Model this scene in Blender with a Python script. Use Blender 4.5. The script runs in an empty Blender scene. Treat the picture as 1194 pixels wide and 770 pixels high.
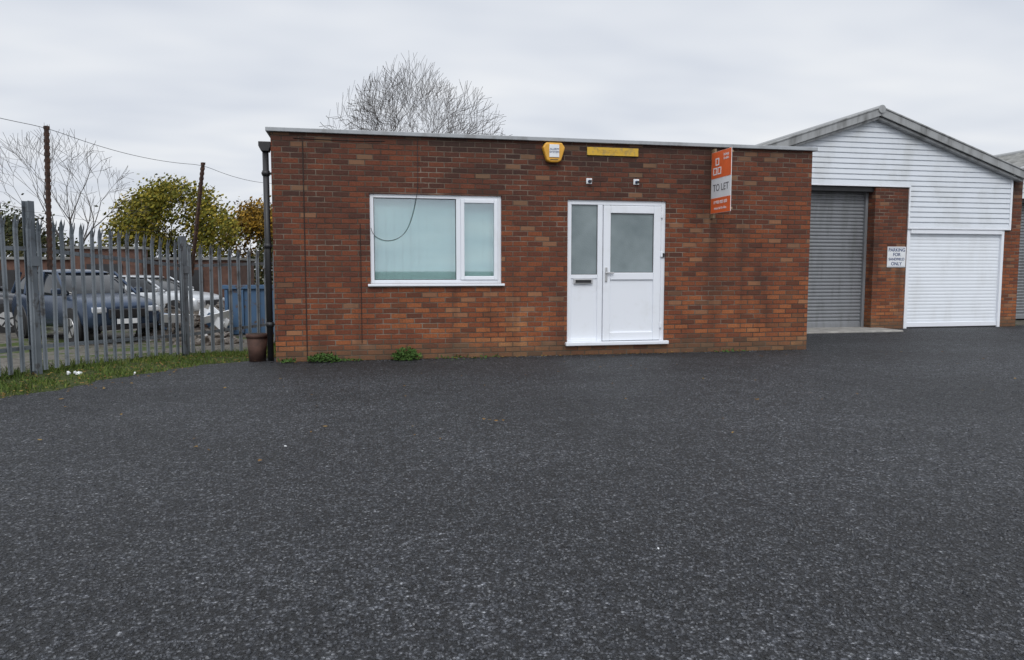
import bpy, bmesh, math, random
from mathutils import Vector, Matrix
random.seed(7)
S=bpy.context.scene
# ------------------------------------------------------------ helpers
def sm(t):
    t=max(0,min(1,t)); return t*t*(3-2*t)
def gh(x,y):
    return -0.35*sm((y-10)/8)*sm((-1.25-x)/0.6)
def link(o,parent=None):
    S.collection.objects.link(o)
    if parent: o.parent=parent
    return o
def empty(name):
    return link(bpy.data.objects.new(name,None))
def mesh(name,vs,fs,mat,parent=None,smooth=False):
    me=bpy.data.meshes.new(name); me.from_pydata(vs,[],fs); me.update()
    if smooth:
        for p in me.polygons: p.use_smooth=True
    if mat:
        for m_ in (mat if isinstance(mat,list) else [mat]): me.materials.append(m_)
    return link(bpy.data.objects.new(name,me),parent)
def bv(o,w,seg=2):
    b=o.modifiers.new('b','BEVEL'); b.width=w; b.segments=seg; b.limit_method='ANGLE'; return o
BF=[(0,3,2,1),(4,5,6,7),(0,1,5,4),(1,2,6,5),(2,3,7,6),(3,0,4,7)]
def bverts(x0,x1,y0,y1,z0,z1):
    return [(x0,y0,z0),(x1,y0,z0),(x1,y1,z0),(x0,y1,z0),(x0,y0,z1),(x1,y0,z1),(x1,y1,z1),(x0,y1,z1)]
def box(name,x0,x1,y0,y1,z0,z1,mat,parent=None,bev=0):
    o=mesh(name,bverts(x0,x1,y0,y1,z0,z1),BF,mat,parent)
    if bev: bv(o,bev)
    return o
def boxes(name,lst,mat,parent=None,bev=0):
    vs=[];fs=[]
    for b in lst:
        n=len(vs); vs+=bverts(*b); fs+=[tuple(i+n for i in f) for f in BF]
    o=mesh(name,vs,fs,mat,parent)
    if bev: bv(o,bev)
    return o
def prism(name,poly,y0,y1,mat,parent=None,bev=0):
    n=len(poly)
    vs=[(x,y0,z) for x,z in poly]+[(x,y1,z) for x,z in poly]
    fs=[tuple(range(n)),tuple(reversed(range(n,2*n)))]
    fs+=[(i,i+n,(i+1)%n+n,(i+1)%n) for i in range(n)]
    o=mesh(name,vs,fs,mat,parent)
    bm=bmesh.new(); bm.from_mesh(o.data); bmesh.ops.recalc_face_normals(bm,faces=bm.faces); bm.to_mesh(o.data); bm.free()
    if bev: bv(o,bev)
    return o
def tube_into(vs,fs,a,b,ra,rb,n=4):
    a=Vector(a);b=Vector(b);d=(b-a)
    if d.length<1e-6: return
    d.normalize(); u=d.orthogonal().normalized(); w=d.cross(u); k=len(vs)
    for p,r in((a,ra),(b,rb)):
        for i in range(n):
            t=2*math.pi*i/n; vs.append(tuple(p+u*math.cos(t)*r+w*math.sin(t)*r))
    for i in range(n): fs.append((k+i,k+(i+1)%n,k+n+(i+1)%n,k+n+i))
def cyl(name,a,b,r,mat,parent=None,n=16,rb=None):
    vs=[];fs=[]; tube_into(vs,fs,a,b,r,r if rb is None else rb,n)
    fs.append(tuple(reversed(range(n)))); fs.append(tuple(range(n,2*n)))
    o=mesh(name,vs,fs,mat,parent)
    for p in o.data.polygons:
        if len(p.vertices)==4: p.use_smooth=True
    return o
def cable(name,pts,r,mat,parent=None):
    c=bpy.data.curves.new(name,'CURVE'); c.dimensions='3D'; c.bevel_depth=r; c.bevel_resolution=1
    s=c.splines.new('NURBS'); s.points.add(len(pts)-1); s.use_endpoint_u=True; s.order_u=3
    for p,q in zip(s.points,pts): p.co=(*q,1)
    c.materials.append(mat)
    return link(bpy.data.objects.new(name,c),parent)
def text(name,body,loc,size,rot,mat,parent=None,al='CENTER',ext=0.001):
    c=bpy.data.curves.new(name,'FONT'); c.body=body; c.size=size; c.extrude=ext; c.align_x=al; c.align_y='CENTER'
    c.materials.append(mat)
    o=link(bpy.data.objects.new(name,c),parent); o.location=loc; o.rotation_euler=rot
    return o
# ------------------------------------------------------------ node helper
class M:
    def __init__(s,name):
        s.mat=bpy.data.materials.new(name); s.mat.use_nodes=True; s.nt=s.mat.node_tree; s.nt.nodes.clear()
        s.out=s.n('ShaderNodeOutputMaterial'); s.b=s.n('ShaderNodeBsdfPrincipled'); s.l(s.b.outputs[0],s.out.inputs[0])
    def n(s,t,**k):
        x=s.nt.nodes.new(t)
        for a,b in k.items(): setattr(x,a,b)
        return x
    def l(s,a,b): s.nt.links.new(a,b)
    def set(s,inp,v):
        if isinstance(v,bpy.types.NodeSocket): s.l(v,inp)
        else: inp.default_value=v
    def m(s,op,a,b=0,c=0):
        x=s.n('ShaderNodeMath',operation=op)
        s.set(x.inputs[0],a); s.set(x.inputs[1],b); s.set(x.inputs[2],c); return x.outputs[0]
    def ss(s,v,a,b):
        x=s.n('ShaderNodeMapRange',interpolation_type='SMOOTHSTEP'); s.set(x.inputs[0],v); x.inputs[1].default_value=a; x.inputs[2].default_value=b; return x.outputs[0]
    def mr(s,v,a,b,c,d):
        x=s.n('ShaderNodeMapRange'); s.set(x.inputs[0],v)
        for i,q in enumerate((a,b,c,d)): x.inputs[i+1].default_value=q
        return x.outputs[0]
    def pos(s): 
        if not hasattr(s,'_p'): s._p=s.n('ShaderNodeNewGeometry').outputs['Position']
        return s._p
    def xyz(s,v=None):
        x=s.n('ShaderNodeSeparateXYZ'); s.l(v or s.pos(),x.inputs[0]); return x.outputs
    def comb(s,a,b,c=0):
        x=s.n('ShaderNodeCombineXYZ'); s.set(x.inputs[0],a); s.set(x.inputs[1],b); s.set(x.inputs[2],c); return x.outputs[0]
    def noise(s,scale,detail=2,rough=.6,vec=None):
        x=s.n('ShaderNodeTexNoise'); x.inputs['Scale'].default_value=scale; x.inputs['Detail'].default_value=min(detail,3); x.inputs['Roughness'].default_value=rough
        s.l(vec or s.pos(),x.inputs['Vector']); return x.outputs[0]
    def ramp(s,v,stops,interp='LINEAR'):
        x=s.n('ShaderNodeValToRGB'); e=x.color_ramp; e.interpolation=interp
        while len(e.elements)<len(stops): e.elements.new(.5)
        for q,(p,c) in zip(e.elements,stops): q.position=p; q.color=(*c,1) if not isinstance(c,(int,float)) else (c,c,c,1)
        s.l(v,x.inputs[0]); return x.outputs[0]
    def mix(s,f,a,b,mode='MIX'):
        x=s.n('ShaderNodeMix',data_type='RGBA',blend_type=mode)
        s.set(x.inputs[0],f)
        for i,v in((6,a),(7,b)):
            if isinstance(v,tuple): x.inputs[i].default_value=(*v,1)
            else: s.l(v,x.inputs[i])
        return x.outputs[2]
    def bump(s,h,dist=.01,st=1):
        x=s.n('ShaderNodeBump'); x.inputs['Distance'].default_value=dist; x.inputs['Strength'].default_value=st; s.l(h,x.inputs['Height']); s.l(x.outputs[0],s.b.inputs['Normal'])
    def fin(s,col=None,rough=.6,metal=0,spec=.5):
        if col is not None:
            if isinstance(col,tuple): s.b.inputs['Base Color'].default_value=(*col,1)
            else: s.l(col,s.b.inputs['Base Color'])
        s.set(s.b.inputs['Roughness'],rough); s.b.inputs['Metallic'].default_value=metal; s.b.inputs['Specular IOR Level'].default_value=spec
        return s.mat
def plain(name,c,rough=.6,var=.15,scale=6,metal=0,bump=0):
    k=M(name); n=k.noise(scale,3)
    lo=tuple(v*(1-var) for v in c); hi=tuple(min(1,v*(1+var)) for v in c)
    col=k.ramp(n,[(.3,lo),(.7,hi)])
    if bump: k.bump(k.noise(scale*10,2),bump)
    return k.fin(col,rough,metal)
# ------------------------------------------------------------ materials
def brick_mat(name,tone=0):
    k=M(name); x,y,z=k.xyz()
    wob=k.m('MULTIPLY',k.m('SUBTRACT',k.noise(14,1),.5),.007)
    v=k.m('DIVIDE',k.m('ADD',z,wob),.075); row=k.m('FLOOR',v); fv=k.m('FRACT',v)
    u=k.m('ADD',k.m('DIVIDE',k.m('ADD',k.m('ADD',x,y),wob),.225),k.m('MULTIPLY',k.m('MODULO',k.m('ADD',row,100),2),.5))
    col=k.m('FLOOR',u); fu=k.m('FRACT',u)
    ev=k.m('MINIMUM',fv,k.m('SUBTRACT',1,fv)); eu=k.m('MULTIPLY',k.m('MINIMUM',fu,k.m('SUBTRACT',1,fu)),3)
    e=k.m('ADD',k.m('MINIMUM',ev,eu),k.m('MULTIPLY',k.m('SUBTRACT',k.noise(60,1),.5),.06))
    mask=k.ss(e,.060,.125)
    wn=k.n('ShaderNodeTexWhiteNoise',noise_dimensions='2D'); k.l(k.comb(col,row),wn.inputs['Vector'])
    rnd=wn.outputs['Value']
    reg=k.noise(.6,3,.65)
    hz=k.m('ADD',k.m('ADD',k.mr(z,0,3.2,-.46,.44),k.mr(reg,.3,.7,-.30,.30)),k.m('MULTIPLY',k.m('SUBTRACT',rnd,.5),.60))
    sel=k.m('ADD',.56-tone,k.m('MULTIPLY',hz,.62))
    c=k.ramp(sel,[(0,(.41,.185,.08)),(.16,(.33,.115,.046)),(.36,(.235,.074,.033)),(.56,(.165,.054,.030)),(.76,(.112,.042,.028)),(1,(.055,.029,.024))])
    c=k.mix(.6,c,k.ramp(k.noise(45,3),[(.3,.5),(.7,1.35)]),'MULTIPLY')
    cs=k.n('ShaderNodeSeparateColor'); k.l(wn.outputs['Color'],cs.inputs[0])
    c=k.mix(k.m('MULTIPLY',k.m('GREATER_THAN',cs.outputs[1],.94),.38),c,(.34,.21,.12))
    c=k.mix(k.m('MULTIPLY',k.m('GREATER_THAN',cs.outputs[2],.91),.5),c,(.050,.029,.024))
    mort=k.ramp(k.noise(1.9,3,.7),[(.34,(.060,.043,.034)),(.52,(.125,.092,.070)),(.70,(.24,.195,.155))])
    c=k.mix(mask,mort,c)
    st=k.noise(1,3,.6,k.comb(k.m('MULTIPLY',k.m('ADD',x,y),2.2),k.m('MULTIPLY',z,.35)))
    c=k.mix(k.m('MULTIPLY',k.ss(st,.50,.72),.5),c,(.055,.032,.024))
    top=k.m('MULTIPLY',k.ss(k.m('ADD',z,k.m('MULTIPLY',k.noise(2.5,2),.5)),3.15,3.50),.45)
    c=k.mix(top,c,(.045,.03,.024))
    foot=k.m('MULTIPLY',k.ss(k.m('ADD',z,k.m('MULTIPLY',k.noise(3,2),-.35)),.16,-.12),.65)
    c=k.mix(foot,c,(.085,.07,.048))
    k.bump(mask,.007,.9)
    return k.fin(c,.88,0,.25)
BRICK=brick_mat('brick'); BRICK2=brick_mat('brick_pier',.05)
def asphalt_mat():
    k=M('asphalt'); P=k.pos()
    vo=k.n('ShaderNodeTexVoronoi'); vo.inputs['Scale'].default_value=58; k.l(P,vo.inputs['Vector'])
    cs=k.n('ShaderNodeSeparateColor'); k.l(vo.outputs['Color'],cs.inputs[0])
    c=k.ramp(cs.outputs[0],[(0,(.036,.038,.044)),(.4,(.064,.068,.078)),(.8,(.105,.110,.122)),(1,(.18,.186,.198))])
    gap=k.ss(vo.outputs['Distance'],.70,.25)
    c=k.mix(k.mr(gap,0,1,.88,0),c,(.008,.009,.011))
    mott=k.noise(24,3,.8); c=k.mix(.95,c,k.ramp(mott,[(.36,.10),(.50,.85),(.64,2.4)]),'MULTIPLY')
    mid=k.noise(5.5,3,.75); c=k.mix(.9,c,k.ramp(mid,[(.3,.50),(.5,.95),(.7,1.55)]),'MULTIPLY')
    x,y,z=k.xyz()
    big=k.noise(.55,3,.6,k.comb(k.m('MULTIPLY',x,.7),y)); c=k.mix(1,c,k.ramp(big,[(.32,.68),(.5,1.0),(.68,1.38)]),'MULTIPLY')
    h=k.m('ADD',k.m('MULTIPLY',gap,.6),k.m('MULTIPLY',mott,2.6))
    k.bump(h,.028,1)
    return k.fin(c,k.mr(mott,.3,.7,.5,.75),0,.45)
ASPH=asphalt_mat()
def ground_mat():
    k=M('yard_dirt'); n=k.noise(.8,3,.7); f=k.noise(9,3,.7)
    c=k.ramp(f,[(.3,(.05,.045,.035)),(.5,(.11,.10,.085)),(.72,(.22,.21,.19))])
    g=k.ramp(f,[(.3,(.02,.035,.008)),(.7,(.075,.10,.022))])
    c=k.mix(k.ss(n,.50,.60),c,g)
    return k.fin(c,.95,0,.2)
GROUND=ground_mat()
def moss_mat():
    k=M('verge_turf'); f=k.noise(14,3,.7)
    c=k.ramp(f,[(.3,(.018,.020,.011)),(.5,(.045,.060,.018)),(.72,(.11,.115,.040))]); k.bump(f,.03)
    return k.fin(c,.95,0,.2)
TURF=moss_mat()
UPVC=(lambda k:k.fin(k.mix(k.m('MULTIPLY',k.ss(k.noise(3,3,.7),.5,.8),.22),(.80,.83,.88),(.50,.50,.46)),.32))(M('white_upvc'))
def panelw(name,base,dirt,amt,fx_=2.2):
    k=M(name); x,y,z=k.xyz()
    st=k.noise(1,3,.65,k.comb(k.m('MULTIPLY',x,fx_),k.m('MULTIPLY',z,.8)))
    c=k.mix(k.m('MULTIPLY',k.ss(st,.42,.75),amt),base,dirt)
    return k.fin(c,.45)
CLAD=panelw('white_cladding',(.70,.74,.79),(.45,.46,.44),.45,1.5)
WROLL=panelw('white_roller_paint',(.78,.82,.87),(.5,.5,.48),.25)
SHUT=panelw('galvanised_shutter',(.21,.22,.235),(.10,.10,.098),.6,5)
FASC=panelw('weathered_verge',(.33,.34,.345),(.10,.10,.095),.85,4)
FASC2=panelw('roof_edge_trim',(.36,.38,.40),(.17,.17,.165),.7,3)
ROOF=plain('roof_sheet',(.20,.20,.19),.9,.35,3,0,.01)
CONC=plain('concrete',(.30,.29,.27),.9,.3,5,0,.01)
DARK=plain('black_plastic',(.018,.018,.02),.45,.3)
SEAM=plain('joint_mastic',(.035,.022,.018),.9,.3)
GALV=(lambda k:k.fin(k.mix(k.ss(k.noise(5,3,.7),.54,.72),k.ramp(k.noise(2,2),[(.3,(.125,.145,.165)),(.7,(.215,.24,.265))]),(.07,.066,.064)),.6,.2))(M('galvanised_steel'))
RUST=(lambda k:k.fin(k.ramp(k.noise(22,3,.7),[(.3,(.02,.014,.012)),(.55,(.055,.027,.018)),(.75,(.11,.055,.03))]),.9))(M('rusty_steel'))
YEL=plain('yellow_plastic',(.70,.36,.04),.4,.12,10)
YEL2=(lambda k:k.fin(k.mix(k.ss(k.noise(9,3,.7),.48,.62),(.62,.38,.035),(.42,.28,.07)),.55))(M('faded_yellow_sign'))
WH=plain('white_board',(.76,.78,.80),.45,.05)
ORG=plain('orange_board',(.75,.14,.04),.45,.06)
BLUE=plain('blue_print',(.02,.05,.16),.5,.1)
GREYT=plain('grey_print',(.12,.12,.13),.5,.1)
BARK=plain('bark',(.065,.055,.05),.95,.35,5)
BLIND=plain('window_blind_fabric',(.47,.65,.64),.8,.08,1)
TERR=plain('brown_planter',(.07,.035,.026),.8,.4,8)
BLUEP=(lambda k:k.fin(k.mix(k.ss(k.noise(4,3,.7),.56,.70),(.055,.12,.22),(.09,.06,.045)),.6))(M('blue_skip_paint'))
def glass_mat(name,tint,fac,rough):
    k=M(name); k.nt.nodes.remove(k.b)
    t=k.n('ShaderNodeBsdfTransparent'); t.inputs[0].default_value=(*tint,1)
    g=k.n('ShaderNodeBsdfGlossy'); g.inputs['Roughness'].default_value=rough; g.inputs[0].default_value=(.9,.95,1,1)
    mx=k.n('ShaderNodeMixShader'); mx.inputs[0].default_value=fac
    k.l(t.outputs[0],mx.inputs[1]); k.l(g.outputs[0],mx.inputs[2]); k.l(mx.outputs[0],k.out.inputs[0]); return k.mat
GLASS=glass_mat('window_glass',(.88,.93,.93),.18,.02)
FROST=(lambda k:(k.bump(k.noise(90,2),.003),k.fin(k.ramp(k.noise(1.2,3),[(.35,(.13,.17,.18)),(.65,(.24,.29,.30))]),.25,0,.8))[1])(M('obscured_glass'))
def leaf_mat(name,stops,ns=1.1):
    k=M(name); g=k.n('ShaderNodeNewGeometry'); r=g.outputs['Random Per Island']
    v=k.m('ADD',k.m('MULTIPLY',r,.65),k.m('MULTIPLY',k.noise(ns,2),.7)); v=k.m('SUBTRACT',v,.18)
    return k.fin(k.ramp(v,stops),.75,0,.25)
LEAFY=leaf_mat('autumn_leaves',[(0,(.045,.06,.012)),(.35,(.12,.125,.018)),(.65,(.25,.21,.025)),(1,(.40,.28,.04))])
LEAFO=leaf_mat('orange_leaves',[(0,(.06,.045,.012)),(.4,(.16,.10,.015)),(.7,(.32,.18,.02)),(1,(.44,.25,.03))])
LEAFG=leaf_mat('hedge_leaves',[(0,(.015,.020,.009)),(.5,(.040,.048,.016)),(1,(.10,.085,.03))])
GRASS=leaf_mat('grass_blades',[(0,(.030,.048,.010)),(.5,(.075,.120,.022)),(.8,(.14,.175,.036)),(1,(.23,.21,.08))])
WEED=leaf_mat('weed_leaves',[(0,(.02,.045,.01)),(.6,(.05,.105,.02)),(1,(.10,.16,.04))])
LITT=leaf_mat('fallen_leaf',[(0,(.08,.045,.018)),(.5,(.20,.11,.03)),(1,(.33,.23,.07))])
CHIP=leaf_mat('stone_chips',[(0,(.025,.027,.032)),(.45,(.070,.074,.083)),(.8,(.13,.135,.145)),(1,(.21,.21,.21))],3)

# ------------------------------------------------------------ ground
def frange(a,b,s):
    o=[]; 
    while a<b-1e-6: o.append(a); a+=s
    return o
def sheet(name,xs,ys,mat,z0,xf=None):
    vs=[];fs=[]; nx=len(xs)
    for y in ys:
        for x in xs:
            X=xf(x,y) if xf else x
            vs.append((X,y,gh(X,y)+z0))
    for j in range(len(ys)-1):
        for i in range(nx-1):
            a=j*nx+i; fs.append((a,a+1,a+nx+1,a+nx))
    return mesh(name,vs,fs,mat,None,True)
xs=[-600,-300,-120,-60,-40,-30,-24,-20,-17]+frange(-15,2,.4)+[2,6,12,20,30,60,120,300,600]
ys=[-600,-300,-120,-60,-30,-15,-5,0,4,7,8,9]+frange(9.5,22,.4)+[22,24,28,34,44,60,100,200,400,700]
sheet('ground',xs,ys,GROUND,-0.012)
def edge(y):
    p=[(-30,-26),(4.5,-6),(8.5,-3.45),(10.28,-2.5),(10.95,-1.95),(11.35,-1.35),(11.6,-1.1),(40,-1.1)]
    for (a,b),(c,d) in zip(p,p[1:]):
        if y<=c: 
            w=.10*math.sin(y*5.1)+.06*math.sin(y*13.7+1)+.03*math.sin(y*31)
            if y>11: w*=.2
            return b+(d-b)*(y-a)/(c-a)+w*.7
    return -1.1
ay=[-30,-20,-10,-5,0,2,4]+frange(5,11.7,.06)+[11.8,12.5,13,14,14.6]
af=[0,.03,.06,.1,.15,.2,.3,.4,.6,.8,1]
sheet('asphalt_forecourt',af,ay,ASPH,0.0,lambda t,y: edge(y)+t*(45-edge(y)))
P0=Vector((-3.93,10.22)); P1=Vector((-2.75,12.85)); P2=Vector((-1.30,14.2))
dd=(P1-P0).normalized(); L=(P1-P0).length
PM=[P0-dd*L*i for i in (4,3,2,1)]
FP=PM+[P0,P1,P2]
def fx(y):
    for a,b in zip(FP,FP[1:]):
        if a.y<=y<=b.y: return a.x+(b.x-a.x)*(y-a.y)/(b.y-a.y)
    return FP[0].x if y<FP[0].y else -1.2
sheet('grass_verge',[0,.15,.3,.45,.6,.75,.9,1],frange(0,14.2,.15),TURF,-0.006,
      lambda t,y:(fx(y)-.35+.07*math.sin(y*9))+t*(min(edge(y)+.05,-1.16)-(fx(y)-.35)))
vs=[];fs=[]
for _ in range(21000):
    y=random.uniform(7.2,14); a=fx(y)-.4; b=min(edge(y)+.05,-1.2)
    x=random.uniform(a,b)
    q=math.sin(x*4.1+1)*math.sin(y*3.3)+.5*math.sin(x*11+y*9)+.4*math.sin(x*23-y*17)
    if q<-.1 and random.random()<.78: continue
    if random.random()<((x-a)/(b-a+.01))**2*.6: continue
    h=random.uniform(.015,.07)*(1.3 if q>.5 else .8)
    if x<fx(y)+.1: h*=1.9
    t=random.uniform(0,6.28); w=random.uniform(.003,.007); lx=random.gauss(0,.5)*h; ly=random.gauss(0,.5)*h; z=gh(x,y)-.008
    n=len(vs); c,s_=math.cos(t)*w,math.sin(t)*w
    vs+=[(x-c,y-s_,z),(x+c,y+s_,z),(x+c*.7+lx*.4,y+s_*.7+ly*.4,z+h*.6),(x-c*.7+lx*.4,y-s_*.7+ly*.4,z+h*.6),(x+lx,y+ly,z+h)]
    fs+=[(n,n+1,n+2,n+3),(n+3,n+2,n+4)]
mesh('grass',vs,fs,GRASS)
vs=[];fs=[]
for _ in range(1300):
    if random.random()<.75:
        y=random.uniform(7,13.5); x=random.uniform(fx(y)-.5,edge(y)+abs(random.gauss(0,.25))); 
        if y>10.75: x=min(x,-1.25)
    elif random.random()<.7: x=random.uniform(-1.1,7.1); y=10.78-abs(random.gauss(0,.05))
    else: x=random.uniform(-4,9); y=random.uniform(5,10.7)
    z=gh(x,y)+.008+random.random()*.01; s_=random.uniform(.010,.026); t=random.uniform(0,6.28)
    n=len(vs)
    for k,(r,a) in enumerate([(1,0),(.6,1.3),(1.1,2.6),(.9,3.7),(.6,5)]):
        vs.append((x+math.cos(t+a)*r*s_,y+math.sin(t+a)*r*s_,z+random.uniform(0,.012)))
    fs.append(tuple(range(n,n+5)))
mesh('fallen_leaves',vs,fs,LITT)
vs=[];fs=[]
ico=bmesh.new(); bmesh.ops.create_icosphere(ico,subdivisions=1,radius=1); IV=[v.co.copy() for v in ico.verts]; IF=[tuple(v.index for v in f.verts) for f in ico.faces]; ico.free()
def lump(vs,fs,c,s,sq=.6):
    n=len(vs); R=Matrix.Rotation(random.uniform(0,6.28),3,Vector((random.random(),random.random(),random.random()+.1)).normalized())
    sc=Vector((s*random.uniform(.7,1.3),s*random.uniform(.6,1.1),s*sq*random.uniform(.6,1.2)))
    for v in IV:
        q=R@Vector((v.x*sc.x,v.y*sc.y,v.z*sc.z))*random.uniform(.8,1.15); vs.append((c[0]+q.x,c[1]+q.y,c[2]+q.z))
    for f in IF: fs.append(tuple(i+n for i in f))
# proud aggregate standing up out of the worn tarmac (five-sided chips)
for _ in range(60000):
    y=.6+8.5*random.random()**1.35; x=random.uniform(-1.3-.75*y*.6,1.2+1.1*y)
    if y>4 and x<edge(y)+.1: continue
    s_=random.uniform(.0035,.0085); h=s_*random.uniform(.5,1.1); t=random.uniform(0,6.28); n=len(vs); e=random.uniform(.55,1)
    ct,st_=math.cos(t),math.sin(t)
    for i in range(4):
        a=i*1.571+random.uniform(-.3,.3); px=math.cos(a)*s_; py=math.sin(a)*s_*e; vs.append((x+px*ct-py*st_,y+px*st_+py*ct,-.001))
    for i in range(4):
        a=i*1.571+random.uniform(-.3,.3); px=math.cos(a)*s_*.62; py=math.sin(a)*s_*e*.62; vs.append((x+px*ct-py*st_,y+px*st_+py*ct,h*random.uniform(.75,1.15)))
    fs+=[(n,n+1,n+5,n+4),(n+1,n+2,n+6,n+5),(n+2,n+3,n+7,n+6),(n+3,n,n+4,n+7),(n+4,n+5,n+6,n+7)]
for _ in range(500):
    x=random.uniform(-1.15,7.15); y=10.79-abs(random.gauss(0,.06)); lump(vs,fs,(x,y,.003),random.uniform(.004,.014))
mesh('loose_stones',vs,fs,CHIP)
vs=[];fs=[]
for x,y,s_ in((-3.55,10.05,.05),(-3.42,10.0,.035),(-3.5,10.12,.03),(-2.75,9.9,.02),(1.35,3.15,.007),(-.55,5.6,.010)): lump(vs,fs,(x,y,.02 if y>9 else .004),s_,.8)
mesh('paper_litter',vs,fs,WH)

# ------------------------------------------------------------ office
OF=empty('brick_office_building')
WX0,WX1,WY=-1.155,7.15,10.8
T=.25
wx=(.17,2.08,1.10,2.385); dx=(3.09,4.67,.15,2.355)
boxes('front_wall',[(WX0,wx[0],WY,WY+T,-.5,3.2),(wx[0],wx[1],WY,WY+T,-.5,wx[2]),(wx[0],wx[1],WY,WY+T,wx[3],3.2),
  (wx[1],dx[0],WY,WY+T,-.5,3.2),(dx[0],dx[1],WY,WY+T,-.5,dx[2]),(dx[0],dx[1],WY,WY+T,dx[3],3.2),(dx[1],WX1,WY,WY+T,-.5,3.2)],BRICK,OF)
box('left_wall',WX0,WX0+T,WY+T,22,-.5,3.2,BRICK,OF); box('right_wall',WX1-T,WX1,WY+T,14.2,-.5,3.2,BRICK,OF)
box('rear_wall',WX0+T,WX1-T,21.7,22,-.5,3.2,BRICK,OF)
box('flat_roof',WX0-.03,WX1+.03,WY+.02,22.03,3.2,3.235,ROOF,OF)
boxes('roof_edge_trim',[(WX0-.06,WX1+.06,WY-.055,WY+.02,3.195,3.25),(WX0-.06,WX0-.03,WY+.02,22.03,3.195,3.25),(WX1+.03,WX1+.06,WY+.02,14,3.195,3.25)],FASC2,OF,.006)
box('interior_floor',WX0+T,WX1-T,WY+T,21.7,.1,.14,CONC,OF)
FY=WY+.03
fr=.055
x0,x1,z0,z1=wx
boxes('window_frame',[(x0,x0+fr,FY,FY+.07,z0,z1),(x1-fr,x1,FY,FY+.07,z0,z1),(x0+fr,x1-fr,FY,FY+.07,z1-fr,z1),(x0+fr,x1-fr,FY,FY+.07,z0,z0+fr),(1.41,1.475,FY,FY+.07,z0+fr,z1-fr)],UPVC,OF,.006)
a0,a1,b0,b1=1.475,x1-fr,z0+fr,z1-fr
c=.055
boxes('casement_sash',[(a0,a0+c,FY-.018,FY+.05,b0,b1),(a1-c,a1,FY-.018,FY+.05,b0,b1),(a0+c,a1-c,FY-.018,FY+.05,b1-c,b1),(a0+c,a1-c,FY-.018,FY+.05,b0,b0+c)],UPVC,OF,.008)
boxes('window_gasket',[(x0+fr,1.41,FY+.03,FY+.034,z0+fr,z0+fr+.008),(x0+fr,1.41,FY+.03,FY+.034,z1-fr-.008,z1-fr),(x0+fr,x0+fr+.008,FY+.03,FY+.034,z0+fr+.008,z1-fr-.008),(1.402,1.41,FY+.03,FY+.034,z0+fr+.008,z1-fr-.008)],DARK,OF)
box('window_pane',x0+fr,1.41,FY+.036,FY+.040,z0+fr,z1-fr,GLASS,OF)
box('casement_pane',a0+c,a1-c,FY+.02,FY+.024,b0+c,b1-c,GLASS,OF)
box('window_sill',x0-.04,x1+.04,WY-.05,WY+.03,z0-.035,z0,UPVC,OF,.008)
vs=[];fs=[];X=x0-.02
while X<x1+.03:
    w=.125; n=len(vs); y_=FY+.12; tw=.005+random.uniform(-.003,.003)
    vs+=[(X,y_+tw,z0-.02),(X+w,y_-tw,z0-.02),(X+w,y_-tw,z1+.02),(X,y_+tw,z1+.02)]; fs.append((n,n+1,n+2,n+3)); X+=w-.006
mesh('vertical_blinds',vs,fs,BLIND,OF)
x0,x1,z0,z1=dx
fz=z0+.055
boxes('door_frame',[(x0,x0+.07,FY,FY+.07,fz,z1),(x1-.07,x1,FY,FY+.07,fz,z1),(x0+.07,x1-.07,FY,FY+.07,z1-.07,z1),(3.575,3.655,FY,FY+.07,fz,z1-.07)],UPVC,OF,.006)
box('door_threshold',x0-.03,x1+.05,WY-.07,FY+.07,z0,fz,UPVC,OF,.01)
a0,a1=x0+.07,3.575; mz=1.17
boxes('sidelight_sash',[(a0,a1,FY+.012,FY+.06,mz,mz+.06),(a0,a1,FY+.012,FY+.06,fz,fz+.05)],UPVC,OF,.005)
box('sidelight_glass',a0,a1,FY+.03,FY+.04,mz+.06,z1-.07,FROST,OF)
box('sidelight_panel',a0,a1,FY+.026,FY+.05,fz+.05,mz,UPVC,OF)
boxes('glazing_gasket',[(a0,a1,FY+.026,FY+.030,mz+.06,mz+.067),(a0,a0+.007,FY+.026,FY+.030,mz+.067,z1-.07),(a1-.007,a1,FY+.026,FY+.030,mz+.067,z1-.07)],DARK,OF)
a0,a1,b0,b1=3.662,x1-.077,fz+.008,z1-.077; c=.115
boxes('door_leaf',[(a0,a0+c,FY-.02,FY+.05,b0,b1),(a1-c,a1,FY-.02,FY+.05,b0,b1),(a0+c,a1-c,FY-.02,FY+.05,b1-c,b1),(a0+c,a1-c,FY-.02,FY+.05,b0,b0+.13),(a0+c,a1-c,FY-.02,FY+.05,mz-.02,mz+.09)],UPVC,OF,.009)
boxes('door_gap',[(3.655,a0,FY+.02,FY+.05,fz,z1-.07),(a1,x1-.07,FY+.02,FY+.05,fz,z1-.07),(a0,a1,FY+.02,FY+.05,b1,z1-.07),(a0,a1,FY+.02,FY+.05,fz,b0)],DARK,OF)
box('door_glass',a0+c,a1-c,FY+.012,FY+.02,mz+.09,b1-c,FROST,OF)
box('door_panel',a0+c,a1-c,FY+.006,FY+.02,b0+.13,mz-.02,UPVC,OF)
g0,g1,h0,h1=a0+c,a1-c,mz+.09,b1-c
boxes('door_gasket',[(g0,g1,FY+.008,FY+.012,h0,h0+.008),(g0,g1,FY+.008,FY+.012,h1-.008,h1),(g0,g0+.008,FY+.008,FY+.012,h0+.008,h1-.008),(g1-.008,g1,FY+.008,FY+.012,h0+.008,h1-.008)],DARK,OF)
METAL=plain('satin_metal',(.55,.55,.55),.35,.1,8,.8)
boxes('letterbox',[(3.20,3.50,WY+.018,FY+.012,1.09,1.165)],METAL,OF,.006); 
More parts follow.
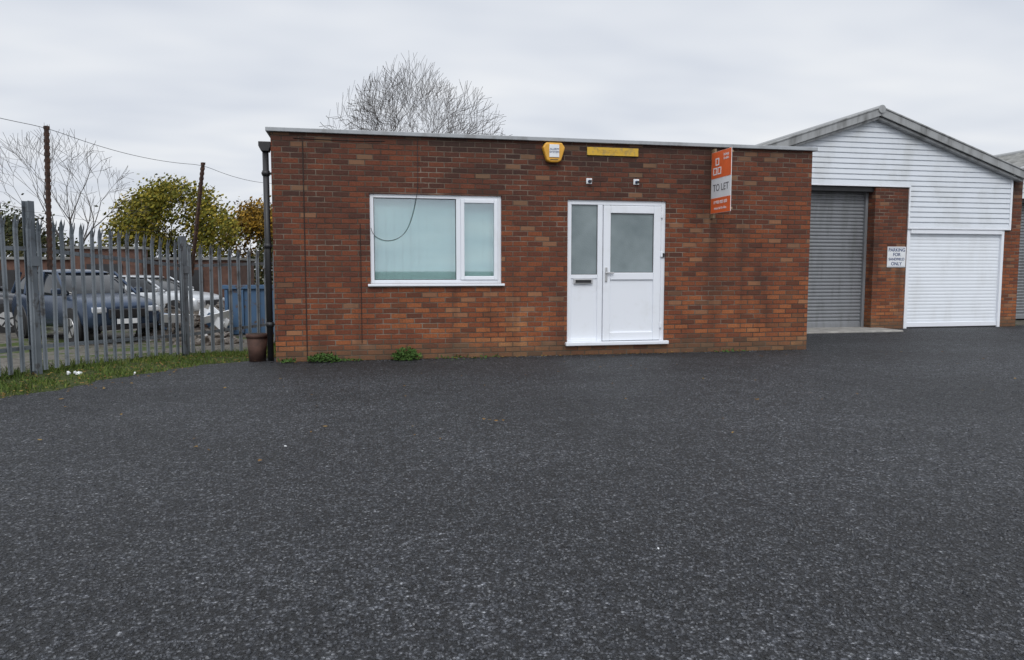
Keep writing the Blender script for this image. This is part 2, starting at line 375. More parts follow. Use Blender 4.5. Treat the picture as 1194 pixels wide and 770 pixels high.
box('letterbox_flap',3.225,3.475,WY+.010,WY+.018,1.105,1.15,DARK,OF,.003)
boxes('door_handle',[(3.69,3.725,FY-.035,FY-.02,1.12,1.34),(3.69,3.82,FY-.065,FY-.045,1.245,1.268),(3.695,3.718,FY-.046,FY-.033,1.243,1.27)],METAL,OF,.004)
boxes('door_hinges',[(x1-.085,x1-.05,FY-.035,FY-.02,z,z+.09) for z in(.4,1.5,2.1)],UPVC,OF,.006)
box('door_lock_box',4.615,4.655,FY-.028,FY,1.50,1.56,DARK,OF,.004)
AL=empty('alarm_box')
hx=[(2.68,3.10),(2.73,3.17),(2.97,3.17),(3.02,3.10),(2.96,2.91),(2.91,2.885),(2.79,2.885),(2.74,2.91)]
prism('bell_housing',hx,WY-.10,WY,YEL,AL,.018)
prism('centre_plate',[(2.775,3.14),(2.925,3.14),(2.925,2.955),(2.775,2.955)],WY-.112,WY-.099,WH,AL,.004)
text('plate_text','ALARM\nSYSTEM',(2.85,WY-.114,3.05),.043,(math.pi/2,0,0),BLUE,AL)
box('siren_slot',2.79,2.91,WY-.104,WY-.098,2.915,2.925,DARK,AL)
YS=empty('yellow_wall_sign')
box('sign_plate',3.38,4.19,WY-.028,WY-.010,3.015,3.135,YEL2,YS,.004)
boxes('fixing_battens',[(3.45,3.48,WY-.010,WY,3.02,3.13),(4.09,4.12,WY-.010,WY,3.02,3.13)],DARK,YS)
text('faded_letters','INDUSTRIAL UNIT',(3.785,WY-.029,3.075),.06,(math.pi/2,0,0),plain('faded_print',(.48,.31,.06),.7,.2,20),YS)
for nm,(u,z) in (('wall_light_bracket',(3.42,2.63)),('wall_light_bracket',(4.17,2.635))):
    e=empty(nm); box('back_plate',u-.045,u+.045,WY-.012,WY,z-.04,z+.045,WH,e,.006)
    cyl('lamp_stub',(u,WY-.012,z),(u,WY-.07,z-.01),.022,BLUE,e,12); box('cap',u-.02,u+.02,WY-.078,WY-.068,z-.028,z+.012,DARK,e,.004)
J=empty('wall_cables')
cable('joint_left',[(-.73,WY-.004,3.15),(-.728,WY-.004,2),(-.73,WY-.004,1),(-.728,WY-.004,.02)],.008,SEAM,J)
cable('joint_right',[(.035,WY-.004,1.95),(.037,WY-.004,1.2),(.035,WY-.004,.25)],.006,SEAM,J)
cable('top_conduit',[(-.85,WY-.006,3.12),(.0,WY-.006,3.10),(.4,WY-.006,3.12)],.006,SEAM,J)
cable('loose_wire',[(.86,WY-.05,3.2),(.85,WY-.012,3.12),(.86,WY-.012,2.75),(.85,WY-.012,2.42),(.80,WY-.03,2.15),(.70,WY-.06,1.86),(.55,WY-.07,1.73),(.36,WY-.05,1.71),(.20,WY-.02,1.80),(.185,WY-.01,1.9)],.0042,DARK,J)
DP=empty('drain_pipe'); px,py=-1.232,10.86
cyl('pipe',(px,py,.02),(px,py,2.98),.042,DARK,DP,16)
for z in(.5,1.6,2.6): cyl('socket',(px,py,z),(px,py,z+.07),.052,DARK,DP,16); 
boxes('pipe_clips',[(px-.06,WX0,py-.005,py+.045,z+.02,z+.05) for z in(.5,1.6,2.6)],DARK,DP)
prism('hopper',[(px-.05,2.93),(px+.05,2.93),(px+.075,3.0),(px+.075,3.06),(px-.085,3.06),(px-.085,3.0)],py-.07,py+.09,DARK,DP,.006)
PT=empty('planter_pot')
cyl('pot_body',(-1.45,11.16,-.02),(-1.45,11.16,.34),.115,TERR,PT,24,.145); cyl('pot_rim',(-1.45,11.16,.33),(-1.45,11.16,.385),.155,TERR,PT,24)
cyl('pot_soil',(-1.45,11.16,.38),(-1.45,11.16,.388),.13,plain('soil',(.03,.02,.015),1,.3,20),PT,24)
TL=empty('to_let_sign'); bx=5.40
box('board_back',bx-.004,bx+.004,10.15,10.77,2.17,3.10,WH,TL)
box('orange_top',bx-.007,bx-.004,10.153,10.767,2.70,3.097,ORG,TL); box('orange_foot',bx-.007,bx-.004,10.153,10.767,2.173,2.40,ORG,TL)
boxes('mounting_batten',[(bx+.004,bx+.04,10.70,10.80,2.10,3.16),(bx+.004,bx+.035,10.16,10.70,2.20,2.23),(bx+.004,bx+.035,10.16,10.70,3.03,3.06)],plain('timber',(.25,.17,.10),.8,.3),TL)
R=(math.pi/2,0,-math.pi/2)
text('to_let_text','TO LET',(bx-.006,10.46,2.55),.15,R,GREYT,TL)
text('phone_text','01900 000 000',(bx-.009,10.46,2.33),.07,R,WH,TL); text('office_text','industrial & office',(bx-.009,10.46,2.24),.055,R,WH,TL)
text('agent_text','lettings\n& sales',(bx-.009,10.30,3.0),.058,R,WH,TL)
def outl(y,z,s):
    t=.018
    return [(bx-.010,bx-.007,y-s/2,y+s/2,z,z+t),(bx-.010,bx-.007,y-s/2,y+s/2,z+s-t,z+s),(bx-.010,bx-.007,y-s/2,y-s/2+t,z+t,z+s-t),(bx-.010,bx-.007,y+s/2-t,y+s/2,z+t,z+s-t)]
boxes('logo_mark',outl(10.65,2.75,.11)+outl(10.51,2.75,.11)+outl(10.58,2.89,.11),WH,TL)

# ------------------------------------------------------------ warehouse
def gable_unit(name,ox,Yf):
    E=empty(name)
    def X(v): return v+ox
    pk=(10.92,4.66); hw=3.62; ez=3.46; sl=(pk[1]-ez)/hw
    def half(z): return (pk[1]-.06-z)/sl
    vs=[];fs=[];p=.112; z=2.24
    while z<pk[1]-.12:
        z2=min(z+p,pk[1]-.07)
        if z<3.10: segs=[(11.875,14.47,11.875,14.47)]
        else:
            h0=min(half(z),3.57); h1=min(half(z2),3.57)
            if h0<=0.02: break
            segs=[(pk[0]-h0,pk[0]+h0,pk[0]-max(h1,.0),pk[0]+max(h1,.0))]
        for a,b,c_,d_ in segs:
            n=len(vs)
            pr=[(-.026,z,a,b),(-.030,z+.006,a,b),(-.020,z+p*.80,a+(c_-a)*.8,b+(d_-b)*.8),(-.006,z+p*.86,a+(c_-a)*.86,b+(d_-b)*.86),(-.006,z2,c_,d_)]
            pr=[(0,z,a,b)]+pr
            for yy,zz,xa,xb in pr: vs.append((X(xa),Yf+yy,zz)); vs.append((X(xb),Yf+yy,zz))
            for j in range(len(pr)-1): fs.append((n+2*j,n+2*j+1,n+2*j+3,n+2*j+2))
        z+=p
    mesh('gable_cladding',vs,fs,CLAD,E)
    prism('gable_backing',[(X(7.25),3.13),(X(14.6),3.13),(X(14.6),3.36),(X(10.92),4.60),(X(7.25),3.36)],Yf+.012,Yf+.10,CONC,E)
    boxes('cladding_trim',[(X(11.84),X(11.875),Yf-.038,Yf+.01,2.20,3.10),(X(14.47),X(14.52),Yf-.04,Yf+.01,2.20,3.40),(X(11.875),X(14.47),Yf-.04,Yf+.01,2.20,2.24),(X(7.3),X(11.875),Yf-.04,Yf+.01,3.10,3.135)],UPVC,E,.004)
    box('infill_wall',X(11.87),X(14.5),Yf+.012,Yf+.2,2.24,3.13,CONC,E)
    boxes('brick_piers',[(X(7.2),X(7.9),Yf-.01,Yf+.45,-.1,3.10),(X(11.02),X(11.84),Yf-.01,Yf+.45,-.1,3.12),(X(14.39),X(14.83),Yf+.012,Yf+.45,-.1,3.36)],BRICK2,E)
    boxes('side_walls',[(X(7.2),X(7.42),Yf+.45,Yf+20,-.1,3.36),(X(14.5),X(14.72),Yf+.45,Yf+20,-.1,3.36),(X(7.42),X(14.5),Yf+19.7,Yf+20,-.1,3.36)],BRICK2,E)
    box('soffit_shade_strip',X(7.9),X(11.02),Yf+.05,Yf+.40,3.0,3.12,DARK,E)  # soffit box coloured black to give the shade above the recessed shutter
    def slats(nm,xa,xb,za,zb,yy,pitch,dep,mat):
        vs=[];fs=[]; z=za
        prof=[(0,0),(.12,.0),(.16,.55),(.35,1),(.65,1),(.88,.5),(.93,0)]
        rows=[]
        while z<zb:
            for f_,d_ in prof:
                if z+f_*pitch<=zb: rows.append((yy-d_*dep,z+f_*pitch))
            z+=pitch
        for a,b in rows: vs+=[(X(xa),a,b),(X(xb),a,b)]
        for j in range(len(rows)-1): fs.append((2*j,2*j+1,2*j+3,2*j+2))
        return mesh(nm,vs,fs,mat,E)
    slats('grey_roller_shutter',7.95,10.97,.09,3.05,Yf+.30,.078,.022,SHUT)
    boxes('shutter_rails',[(X(7.9),X(7.96),Yf+.22,Yf+.32,.0,3.0),(X(10.96),X(11.02),Yf+.22,Yf+.32,.0,3.0)],SHUT,E,.004)
    box('shutter_bottom_bar',X(7.96),X(10.96),Yf+.265,Yf+.31,.03,.12,SHUT,E,.006)
    slats('white_roller_door',11.93,14.33,.13,2.14,Yf+.06,.076,.005,WROLL)
    boxes('white_door_rails',[(X(11.86),X(11.94),Yf+.0,Yf+.08,.0,2.2),(X(14.32),X(14.39),Yf+.0,Yf+.08,.0,2.2)],UPVC,E,.004)
    box('white_door_head',X(11.94),X(14.32),Yf-.02,Yf+.08,2.10,2.20,UPVC,E,.01)
    box('white_door_bar',X(11.94),X(14.32),Yf+.03,Yf+.07,.03,.13,UPVC,E,.006); box('white_door_seal',X(11.94),X(14.32),Yf+.035,Yf+.065,-.01,.03,DARK,E)
    for sgn,nm in((-1,'roof_left'),(1,'roof_right')):
        vs=[];fs=[]; N_=140; y0=Yf-.18; 
        for j in range(N_+1):
            yy=y0+20.2*j/N_
            dz=.025*(1 if j%2 else -1)
            for hx_,zz in((0,pk[1]+.05),(hw+.12,pk[1]+.05-sl*(hw+.12))): vs.append((X(pk[0]+sgn*hx_),yy,zz+dz))
        for j in range(N_): fs.append((2*j,2*j+1,2*j+3,2*j+2))
        mesh(nm,vs,fs,ROOF,E)
    def vb(nm,off,th,ya,yb,mat):
        for sgn in(-1,1):
            e=hw+.10
            P=[(X(pk[0]),pk[1]+off),(X(pk[0]+sgn*e),pk[1]+off-sl*e),(X(pk[0]+sgn*e),pk[1]+off-th-sl*e),(X(pk[0]),pk[1]+off-th)]
            prism(nm,P,ya,yb,mat,E,.008)
    vb('verge_board',.075,.17,Yf-.22,Yf-.18,FASC)
    vb('verge_inner_trim',-.095,.06,Yf-.16,Yf-.03,FASC)
    vb('verge_capping',.10,.035,Yf-.24,Yf+.02,FASC)
    cyl('ridge_cap',(X(pk[0]),Yf-.25,pk[1]+.04),(X(pk[0]),Yf+20,pk[1]+.04),.085,FASC,E,12)
    for sgn in(-1,1):
        gx=X(pk[0]+sgn*(hw+.10)); cyl('eaves_gutter',(gx,Yf-.20,3.38),(gx,Yf+20,3.38),.06,FASC,E,10)
    return E
YF=14.3
W1=gable_unit('warehouse_building',0,YF)
W2=gable_unit('warehouse_building',8.1,YF+1.6)
box('concrete_apron',7.6,11.25,13.55,14.62,-.05,.035,CONC,None,.02)
PS=empty('parking_sign')
box('sign_board',11.36,11.82,YF-.025,YF-.012,1.36,1.81,WH,PS,.004)
boxes('sign_border',[(11.375,11.805,YF-.027,YF-.025,1.785,1.79),(11.375,11.805,YF-.027,YF-.025,1.38,1.385)],BLUE,PS)
for i,(t,s_) in enumerate((('PARKING',.10),('FOR',.10),('SANDFIELD',.078),('ONLY',.10))):
    o=text('sign_text',t,(11.59,YF-.027,1.735-i*.1),s_,(math.pi/2,0,0),BLUE,PS,'CENTER',.001); o.data.offset=.0015

# ------------------------------------------------------------ fence
PF=empty('palisade_fence')
vs=[];fs=[]; rv=[];rf=[]
prof=[(-.035,0),(-.022,.016),(-.009,.004),(0,.010),(.009,.004),(.022,.016),(.035,0)]
def fh(y): return 1.96-.13*sm((y-9.8)/4.4)
def addpicket(p,d,n_,lean):
    z0=gh(p.x,p.y)+.05+random.uniform(-.012,.012); H=fh(p.y)-.05+random.uniform(-.012,.012)
    tops=[H-.075,H-.015,H-.10,H,H-.10,H-.015,H-.075]
    k=len(vs)
    for lev in(0,1,2):
        for i,(a,b) in enumerate(prof):
            z=[0,H-.16,tops[i]][lev]
            sp=1 if lev<2 else 1.25
            q=p+d*(a*sp+lean*z)+n_*(b+(.0 if lev<2 or i in(3,) else .02))
            vs.append((q.x,q.y,z0+z))
    m_=len(prof)
    for lev in(0,1):
        for i in range(m_-1):
            a=k+lev*m_+i; fs.append((a,a+1,a+m_+1,a+m_))
def obox(V,F,p,q,w,h,z0a,z0b):
    d=(q-p).normalized(); n_=Vector((d.y,-d.x)); k=len(V)
    for P_,zz in((p,z0a),(q,z0b)):
        for s_,t in((-1,0),(1,0),(1,1),(-1,1)):
            r_=P_+n_*w*s_/2; V.append((r_.x,r_.y,zz+h*t))
    F+= [(k,k+1,k+2,k+3),(k+7,k+6,k+5,k+4),(k,k+4,k+5,k+1),(k+1,k+5,k+6,k+2),(k+2,k+6,k+7,k+3),(k+3,k+7,k+4,k)]
for a,b in zip(FP,FP[1:]):
    d=(b-a).normalized(); L_=(b-a).length; n_=Vector((d.y,-d.x)); N_=int(L_/.168)
    for i in range(N_):
        addpicket(a+d*((i+.5)*L_/N_),d,n_,random.gauss(0,.009))
    for zz in(.32,1.0):
        za,zb=(gh(a.x,a.y)+zz,gh(b.x,b.y)+zz) if zz<.5 else (gh(a.x,a.y)+fh(a.y)-.42,gh(b.x,b.y)+fh(b.y)-.42)
        obox(rv,rf,a-n_*.035,b-n_*.035,.05,.006,za,zb)
        obox(rv,rf,a-n_*.012,b-n_*.012,.006,.05,za,zb)
o=mesh('pickets',vs,fs,GALV,PF); so=o.modifiers.new('s','SOLIDIFY'); so.thickness=.004
mesh('rails',rv,rf,GALV,PF)
for i,a in enumerate(FP):
    b=FP[i+1] if i<len(FP)-1 else a+(a-FP[i-1])
    d=(b-a).normalized(); n_=Vector((d.y,-d.x)); V=[];F=[]; hh=2.15 if i==4 else 1.95; g=gh(a.x,a.y)-.1
    for off,w in((-.045,.09),(.045,.09)):
        p=a-n_*(.06)+n_*off
        obox(V,F,p-d*w/2,p+d*w/2,.008,hh+.1,g,g)
    p=a-n_*.06; obox(V,F,p-n_*.044,p+n_*.044,.007,hh+.1,g,g)
    obox(V,F,a-d*.06+n_*.012,a+d*.06+n_*.012,.006,.12,g+1.45,g+1.45)
    mesh('post',V,F,GALV,PF)
def pole(a,b):
    V=[];F=[]; a=Vector(a);b=Vector(b); N_=int((b-a).length/.04)
    for i in range(N_):
        p=a+(b-a)*i/N_; q=a+(b-a)*(i+1)/N_; w=.036 if i%2 else .029
        k=len(V)
        for P_ in(p,q):
            V+= [(P_.x-w,P_.y,P_.z),(P_.x,P_.y-.03,P_.z),(P_.x+w,P_.y,P_.z),(P_.x,P_.y+.03,P_.z)]
        F+=[(k,k+1,k+5,k+4),(k+1,k+2,k+6,k+5),(k+2,k+3,k+7,k+6),(k+3,k,k+4,k+7),(k+4,k+5,k+6,k+7),(k+3,k+2,k+1,k)]
    mesh('wire_pole',V,F,RUST,PF)
pole((-3.80,10.32,1.3),(-3.76,10.32,3.08)); pole((-2.68,12.95,1.2),(-2.44,12.95,3.04))
def sag(a,b,s_): return [tuple(Vector(a).lerp(Vector(b),t)-Vector((0,0,s_*4*t*(1-t)))) for t in(0,.2,.4,.6,.8,1)]
cable('top_wire',sag((-5.0,7.6,3.25),(-3.76,10.32,3.06),.08)+sag((-3.76,10.32,3.06),(-2.45,12.95,3.0),.10)[1:]+sag((-2.45,12.95,3.0),(-1.2,15.2,3.0),.12)[1:],.0035,DARK,PF)
cable('lower_wire',sag((-4.98,7.6,2.15),(-3.78,10.32,2.0),.03)+sag((-3.78,10.32,2.0),(-2.58,12.95,1.95),.05)[1:]+sag((-2.58,12.95,1.95),(-1.2,15,1.9),.05)[1:],.002,DARK,PF)

# ------------------------------------------------------------ weeds
def weed(x,y,r,h,n_):
    vs=[];fs=[]
    for _ in range(n_):
        a=random.uniform(0,6.28); rr=r*math.sqrt(random.random()); px=x+math.cos(a)*rr; py=min(y+math.sin(a)*rr*.55,10.79)
        z=random.random()*h*(1-(rr/r)**2*.7); s_=random.uniform(.014,.034); d=Vector((random.gauss(0,1),random.gauss(0,1),random.uniform(.1,1))).normalized()
        t=d.orthogonal().normalized(); k=len(vs); p=Vector((px,py,z+.005))
        vs+= [tuple(p),tuple(p+d*s_+t*s_*.45),tuple(p+d*s_*2),tuple(p+d*s_-t*s_*.45)]; fs.append((k,k+1,k+2,k+3))
    return mesh('weed_plant',vs,fs,WEED)
weed(-.50,10.70,.22,.13,420); weed(.66,10.70,.20,.19,520); weed(-.15,10.74,.22,.03,70); weed(1.6,10.76,.5,.02,60); weed(-1.0,10.73,.14,.05,60); weed(5.8,10.77,.3,.025,30)

# ------------------------------------------------------------ trees
def grow(V,F,tips,p,d,l,r,dep,spread,up,kids,minr=.0045):
    segs=3 if dep>2 else 2
    for s_ in range(segs):
        q=p+d*l/segs; r2=max(r*.88,minr)
        tube_into(V,F,p,q,r,r2,5 if r>.04 else 3)
        p=q;r=r2
        d=(d+Vector((random.gauss(0,.10),random.gauss(0,.10),random.gauss(up,.06)))).normalized()
        if dep<=4 and dep>0 and s_<segs-1 and random.random()<.65:
            dv=(d+Vector((random.gauss(0,spread),random.gauss(0,spread),random.gauss(0,spread*.5)))).normalized()
            grow(V,F,tips,p,dv,l*.62,r*.5,max(dep-2,0),spread,up,kids,minr)
    tips.append(p)
    if dep<=0: return
    n=random.choice(kids); a0=random.uniform(0,6.28)
    for i in range(n):
        a=a0+6.283*i/n+random.gauss(0,.35); u=d.orthogonal().normalized(); w=d.cross(u)
        dv=(d+(u*math.cos(a)+w*math.sin(a))*spread*random.uniform(.7,1.35)).normalized()
        if dv.z<0: dv.z=abs(dv.z)*.5
        grow(V,F,tips,p,dv.normalized(),l*random.uniform(.70,.84),r*random.uniform(.54,.68),dep-1,spread,up,kids,minr)
def fit(V,base,H,W,dome=False):
    mz=max(v[2] for v in V)-base[2]; hi=[v for v in V if v[2]-base[2]>mz*.45]
    xs_=sorted(v[0] for v in hi); n=len(xs_); xl,xr=xs_[int(n*.01)],xs_[int(n*.99)]
    kx=W/(xr-xl); kz=H/mz; cx=(xl+xr)/2-base[0]
    B=24; top=[0]*B
    bi=lambda v:min(B-1,max(0,int((v[0]-xl)/(xr-xl)*B)))
    for v in V: top[bi(v)]=max(top[bi(v)],v[2]-base[2])
    top=[sum(top[max(0,i-1):i+2])/len(top[max(0,i-1):i+2]) for i in range(B)]
    def f(v):
        t=min(1,max(0,(v[2]-base[2])/mz/.5)); z=(v[2]-base[2])
        if dome:
            u=(v[0]-xl)/(xr-xl)*2-1; want=mz*(1-.26*min(1.2,abs(u))**2.2)
            fb=(v[0]-xl)/(xr-xl)*B-.5; i=int(max(0,min(B-2,math.floor(fb)))); w=max(0,min(1,fb-i)); tp=top[i]*(1-w)+top[i+1]*w
            z=z*(1+(want/max(tp,.5*mz)-1)*.8*t)
        return ((v[0]-base[0]-cx*t)*kx+base[0],(v[1]-base[1])*kx+base[1],z*kz+base[2])
    return f
def bare_tree(base,H,W,dep,seed,spread=.5,r=.14,kids=(3,3,4),up=.07):
    random.seed(seed); V=[];F=[];tips=[]
    grow(V,F,tips,Vector(base),Vector((0,0,1)),H*.24,r,dep,spread,up,kids)
    f=fit(V,base,H,W,True)
    return mesh('bare_tree',[f(v) for v in V],F,BARK)
bare_tree((2.25,26,-.2),8.6,6.0,6,3,.48,.15,(3,3,4))
bare_tree((-10.6,30,-.35),6.7,4.8,5,14,.50,.10,(3,3,3))
def leafy_tree(base,H,W,zc,mat,seed,nl,ls,sig=.3,name='autumn_tree'):
    random.seed(seed); T_=empty(name); V=[];F=[];tips=[]
    grow(V,F,tips,Vector(base),Vector((0,0,1)),H*.26,H*.02,4,.6,.03,(3,3,4),.012)
    f=fit(V,base,H*.96,W*.88,True)
    mesh('trunk_and_limbs',[f(v) for v in V],F,BARK,T_)
    tp=[Vector(f(t)) for t in tips]; tp=[t for t in tp if t.z-base[2]>zc]
    random.shuffle(tp); tp=tp[:int(len(tp)*.75)]
    V=[];F=[]
    for _ in range(nl):
        c_=random.choice(tp)+Vector((random.gauss(0,sig),random.gauss(0,sig),random.gauss(-.05,sig*.8)))
        d=Vector((random.gauss(0,1),random.gauss(0,1),random.gauss(0,1))).normalized(); u=d.orthogonal().normalized(); w=d.cross(u); s_=ls*random.uniform(.5,1.3); n=len(V)
        V+= [tuple(c_-u*s_),tuple(c_-w*s_*.6),tuple(c_+u*s_),tuple(c_+w*s_*.6)]; F.append((n,n+1,n+2,n+3))
    mesh('foliage',V,F,mat,T_)
leafy_tree((-7.8,35,-.35),5.6,4.9,1.6,LEAFY,5,15000,.08,.27)
leafy_tree((-4.9,38,-.35),5.0,3.2,1.4,LEAFO,8,8000,.085,.25)
leafy_tree((-3.0,39,-.35),4.2,2.6,1.4,LEAFO,9,4000,.08,.25)
leafy_tree((-14.6,33,-.35),4.1,5.5,.8,LEAFG,10,9000,.085,.3,'hedgerow_tree')
random.seed(21); V=[];F=[]
for _ in range(14000):
    x=random.uniform(-24,2); y=34+random.uniform(0,1.6); top=2.1+.35*math.sin(x*1.3)+.25*math.sin(x*3.1+1)+(.4 if x<-10 else 0)
    z=-.35+random.random()**.7*(top+.35)+random.gauss(0,.08)
    c_=Vector((x,y,z)); d=Vector((random.gauss(0,1),random.gauss(0,1),random.gauss(0,1))).normalized(); u=d.orthogonal().normalized(); w=d.cross(u); s_=random.uniform(.05,.13); n=len(V)
    V+= [tuple(c_-u*s_),tuple(c_-w*s_*.6),tuple(c_+u*s_),tuple(c_+w*s_*.6)]; F.append((n,n+1,n+2,n+3))
mesh('hedge',V,F,LEAFG)

# ------------------------------------------------------------ yard behind the fence
BR3=plain('old_dark_brick',(.10,.052,.038),.9,.4,4)
YB=empty('brick_outbuilding')
boxes('walls',[(-14,-4.2,28,32,-.4,1.65),(-9.4,-7.2,27.2,28,-.4,2.0)],BR3,YB)
boxes('roof_slab',[(-14.1,-4.1,27.9,32.1,1.65,1.74),(-9.5,-7.1,27.1,27.9,2.0,2.08)],ROOF,YB,.01)
boxes('doors',[(-12.6,-11.4,27.97,27.999,-.4,1.3),(-6.6,-5.4,27.97,27.999,-.4,1.3),(-8.9,-7.8,27.17,27.199,-.4,1.5)],DARK,YB)
boxes('windows',[(-10.9,-9.9,27.97,27.999,.5,1.2)],FROST,YB)
SK=empty('blue_skip')
prism('skip_body',[(-3.35,-.35),(.9,-.35),(.9,.85),(-3.35,.85)],19.9,21.7,BLUEP,SK,.02)
boxes('skip_ribs',[(x,x+.07,19.84,19.899,-.3,.80) for x in[-3.33+i*.38 for i in range(11)]]+[(-3.4,.95,19.82,19.9,.82,.92)],BLUEP,SK,.008)
def heap(cx,cy,rx,ry,h,n_,mat,name,s0=.03,s1=.12):
    V=[];F=[]
    N1=18
    for j in range(N1+1):
        for i in range(N1+1):
            x=-1+2*i/N1;y=-1+2*j/N1; q=max(0,1-x*x-y*y); z=h*q**.8*(.7+.3*math.sin(x*5+cx)*math.cos(y*4))
            V.append((cx+x*rx+random.gauss(0,.02),cy+y*ry,-.37+z+random.uniform(0,.05)*(q>0)))
    for j in range(N1):
        for i in range(N1): a=j*(N1+1)+i; F.append((a,a+1,a+N1+2,a+N1+1))
    for _ in range(n_):
        a=random.uniform(0,6.28); r=math.sqrt(random.random())*1.05; x=math.cos(a)*r;y=math.sin(a)*r
        z=h*max(0,1-r*r)**.8; lump(V,F,(cx+x*rx,cy+y*ry,-.34+z*.95),random.uniform(s0,s1),.6)
    return mesh(name,V,F,mat)
RUB=(lambda k:k.fin(k.ramp(k.noise(2.6,3,.75),[(.3,(.045,.035,.03)),(.48,(.10,.085,.07)),(.62,(.22,.20,.185)),(.74,(.5,.5,.5))]),.95))(M('rubble'))
heap(-4.3,19.6,1.1,1.0,.50,220,RUB,'rubble_heap'); heap(-5.4,25.2,2.0,1.2,.8,180,RUB,'rubble_heap'); heap(-3.4,17.8,.7,.6,.25,70,RUB,'rubble_heap')
SB=empty('scrap_sheets')
for i in range(14):
    x=random.uniform(-5.2,-3.3); y=random.uniform(18.6,19.8); z=-.25+random.uniform(.1,.5)
    o=box('sheet',-.35,.35,-.01,.01,-.12,.12,[WH,BLUEP,RUST,CONC,WH,DARK][i%6],SB); o.location=(x,y,z); o.rotation_euler=(random.uniform(-1,1),random.uniform(-.6,.6),random.uniform(-1,1))
WP=empty('white_panel'); box('panel',-7.95,-7.62,16.1,16.15,-.3,.95,WH,WP,.01); box('panel_leg',-7.8,-7.75,16.16,16.2,-.4,.9,RUST,WP)
# ------------------------------------------------------------ cars
CG=plain('car_glass',(.015,.018,.022),.08,.1); TY=plain('tyre',(.015,.015,.016),.8,.2)
HL=plain('headlamp_lens',(.6,.62,.65),.15,.1)
def build_car(CP,loc,rot,zs):
    CAR=empty('parked_car')
    def loft(name,secs,mat):
        V=[];F=[]; m_=len(secs[0][1])*2
        for x,pr in secs:
            full=[(y,z) for y,z in pr]+[(-y,z) for y,z in reversed(pr)]
            V+=[(x,y,z) for y,z in full]
        for j in range(len(secs)-1):
            for i in range(m_):
                a=j*m_+i;b=j*m_+(i+1)%m_; F.append((a,b,b+m_,a+m_))
        F.append(tuple(reversed(range(m_)))); F.append(tuple(range(len(V)-m_,len(V))))
        o=mesh(name,V,F,mat,CAR,True); s_=o.modifiers.new('s','SUBSURF'); s_.levels=2; s_.render_levels=2
        return o
    def bs(x,w,zb,zt,sh=.08): return (x,[(w*.80,zb),(w,zb+.06),(w*1.01,(zb+zt)/2),(w*.97,zt-sh),(w*.86,zt),(w*.4,zt+.02)])
    loft('body',[bs(-2.16,.74,.42,.86),bs(-2.1,.82,.30,.98),bs(-1.7,.88,.26,1.0),bs(-.6,.89,.26,.99),bs(.6,.89,.26,.98),bs(.95,.89,.26,.97),bs(1.6,.87,.27,.92),bs(2.0,.82,.28,.84),bs(2.14,.72,.36,.74)],CP)
    def cs_(x,w,zt): return (x,[(.80,.90),(.81,.95),(w+.02,zt-.10),(w-.06,zt-.02),(w*.5,zt)])
    loft('cabin_glass',[cs_(-2.0,.76,1.0),cs_(-1.75,.70,1.40),cs_(-1.2,.68,1.46),cs_(-.2,.68,1.46),cs_(.25,.68,1.40),cs_(.95,.74,.99)],CG)
    def rf(x,w,zt): return (x,[(w,zt-.07),(w,zt-.03),(w*.7,zt+.005),(w*.3,zt+.015)])
    loft('roof_panel',[rf(-1.85,.68,1.40),rf(-1.5,.69,1.47),rf(-.2,.69,1.485),rf(.22,.67,1.43)],CP)
    for sy in(-1,1):
        V=[];F=[]
        for a,b,w in (((.98,.80,.97),(.2,.66,1.42),.035),((-.35,.815,.95),(-.38,.69,1.42),.04),((-1.2,.815,.95),(-1.3,.69,1.42),.04),((-2.0,.79,.97),(-1.78,.68,1.42),.05)):
            tube_into(V,F,(a[0],sy*a[1],a[2]),(b[0],sy*b[1],b[2]),w,w*.9,6)
        mesh('pillars',V,F,CP,CAR,True)
        for wx_ in(-1.35,1.38):
            cyl('wheel_arch',(wx_,sy*.80,.34),(wx_,sy*.905,.34),.385,DARK,CAR,28)
            cyl('tyre',(wx_,sy*.72,.32),(wx_,sy*.92,.32),.32,TY,CAR,28); cyl('rim',(wx_,sy*.90,.32),(wx_,sy*.93,.32),.20,METAL,CAR,20)
            for q in range(5):
                o=box('spoke',-.02,.02,-.006,.006,.0,.19,DARK,CAR); o.location=(wx_,sy*.933,.32); o.rotation_euler=(0,q*1.257,0)
        box('mirror',.72,.86,min(sy*.84,sy*1.02),max(sy*.84,sy*1.02),.98,1.10,CP,CAR,.03)
        box('headlamp',1.98,2.13,min(sy*.45,sy*.74),max(sy*.45,sy*.74),.62,.74,HL,CAR,.03)
    box('grille',2.08,2.17,-.42,.42,.52,.70,DARK,CAR,.02); box('number_plate',2.165,2.18,-.26,.26,.40,.50,WH,CAR); box('lower_intake',2.05,2.15,-.6,.6,.28,.38,DARK,CAR,.02)
    CAR.location=loc; CAR.rotation_euler=(0,0,math.radians(rot)); CAR.scale=(1,1,zs)
build_car(plain('dark_blue_car_paint',(.035,.055,.095),.22,.04,2,.4),(-6.55,19.7,-.35),-48,1.12)
build_car(plain('silver_car_paint',(.50,.52,.54),.28,.04,2,.3),(-6.6,26.0,-.35),-20,1.0)
build_car(plain('black_car_paint',(.03,.032,.038),.25,.04,2,.3),(-10.6,22.5,-.35),8,1.08)

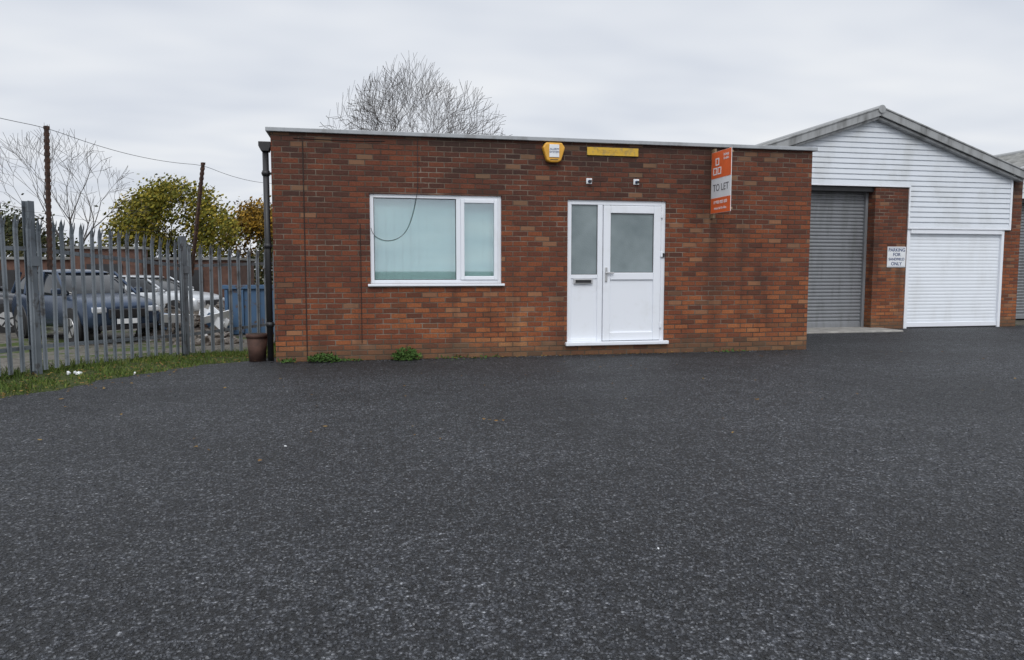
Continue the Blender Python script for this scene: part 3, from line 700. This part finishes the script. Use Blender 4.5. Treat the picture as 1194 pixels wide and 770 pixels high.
# ------------------------------------------------------------ world, sun
w=bpy.data.worlds.new("World"); S.world=w; w.use_nodes=True; nt=w.node_tree; nt.nodes.clear()
k=M.__new__(M); k.nt=nt
out=k.n('ShaderNodeOutputWorld'); tc=k.n('ShaderNodeTexCoord'); g=tc.outputs['Generated']
x,y,z=k.xyz(g)
den=k.m('ADD',k.m('MAXIMUM',z,0),.12)
cv=k.comb(k.m('DIVIDE',x,den),k.m('MULTIPLY',k.m('DIVIDE',y,den),1.5))
nn=k.noise(.7,3,.6,cv)
col=k.ramp(nn,[(.30,(.66,.705,.79)),(.5,(.78,.815,.875)),(.68,(.89,.91,.94))])
br=k.m('ADD',1,k.m('ADD',k.m('MULTIPLY',k.ss(z,.42,.85),.7),k.m('MULTIPLY',k.ss(y,.1,-.8),.25)))
vm=k.n('ShaderNodeVectorMath',operation='SCALE'); k.l(col,vm.inputs[0]); k.l(br,vm.inputs[3])
b1=k.n('ShaderNodeBackground'); k.l(vm.outputs[0],b1.inputs[0]); b1.inputs[1].default_value=1
sky=k.n('ShaderNodeTexSky',sky_type='NISHITA'); sky.sun_disc=False; sky.sun_elevation=math.radians(42); sky.sun_rotation=math.radians(195); sky.dust_density=4
b2=k.n('ShaderNodeBackground'); k.l(sky.outputs[0],b2.inputs[0]); b2.inputs[1].default_value=.1
mx=k.n('ShaderNodeMixShader'); mx.inputs[0].default_value=.06
k.l(b1.outputs[0],mx.inputs[1]); k.l(b2.outputs[0],mx.inputs[2]); k.l(mx.outputs[0],out.inputs[0])
sd=bpy.data.lights.new('sun','SUN'); sd.energy=1.0; sd.angle=math.radians(20); sd.color=(1,.98,.95)
so=link(bpy.data.objects.new('sun',sd)); so.rotation_euler=(math.radians(46),0,math.radians(-15))
# ------------------------------------------------------------ camera
cd=bpy.data.cameras.new('camera'); cd.lens=862/1194*36; cd.sensor_width=36; cd.clip_end=2000; cd.clip_start=.05
cam=link(bpy.data.objects.new('camera',cd)); cam.location=(0,0,1.3); cam.rotation_euler=(math.radians(90-4.64),0,math.radians(-11.7))
S.camera=cam
S.view_settings.view_transform='Standard'; S.view_settings.look='None'; S.view_settings.exposure=0
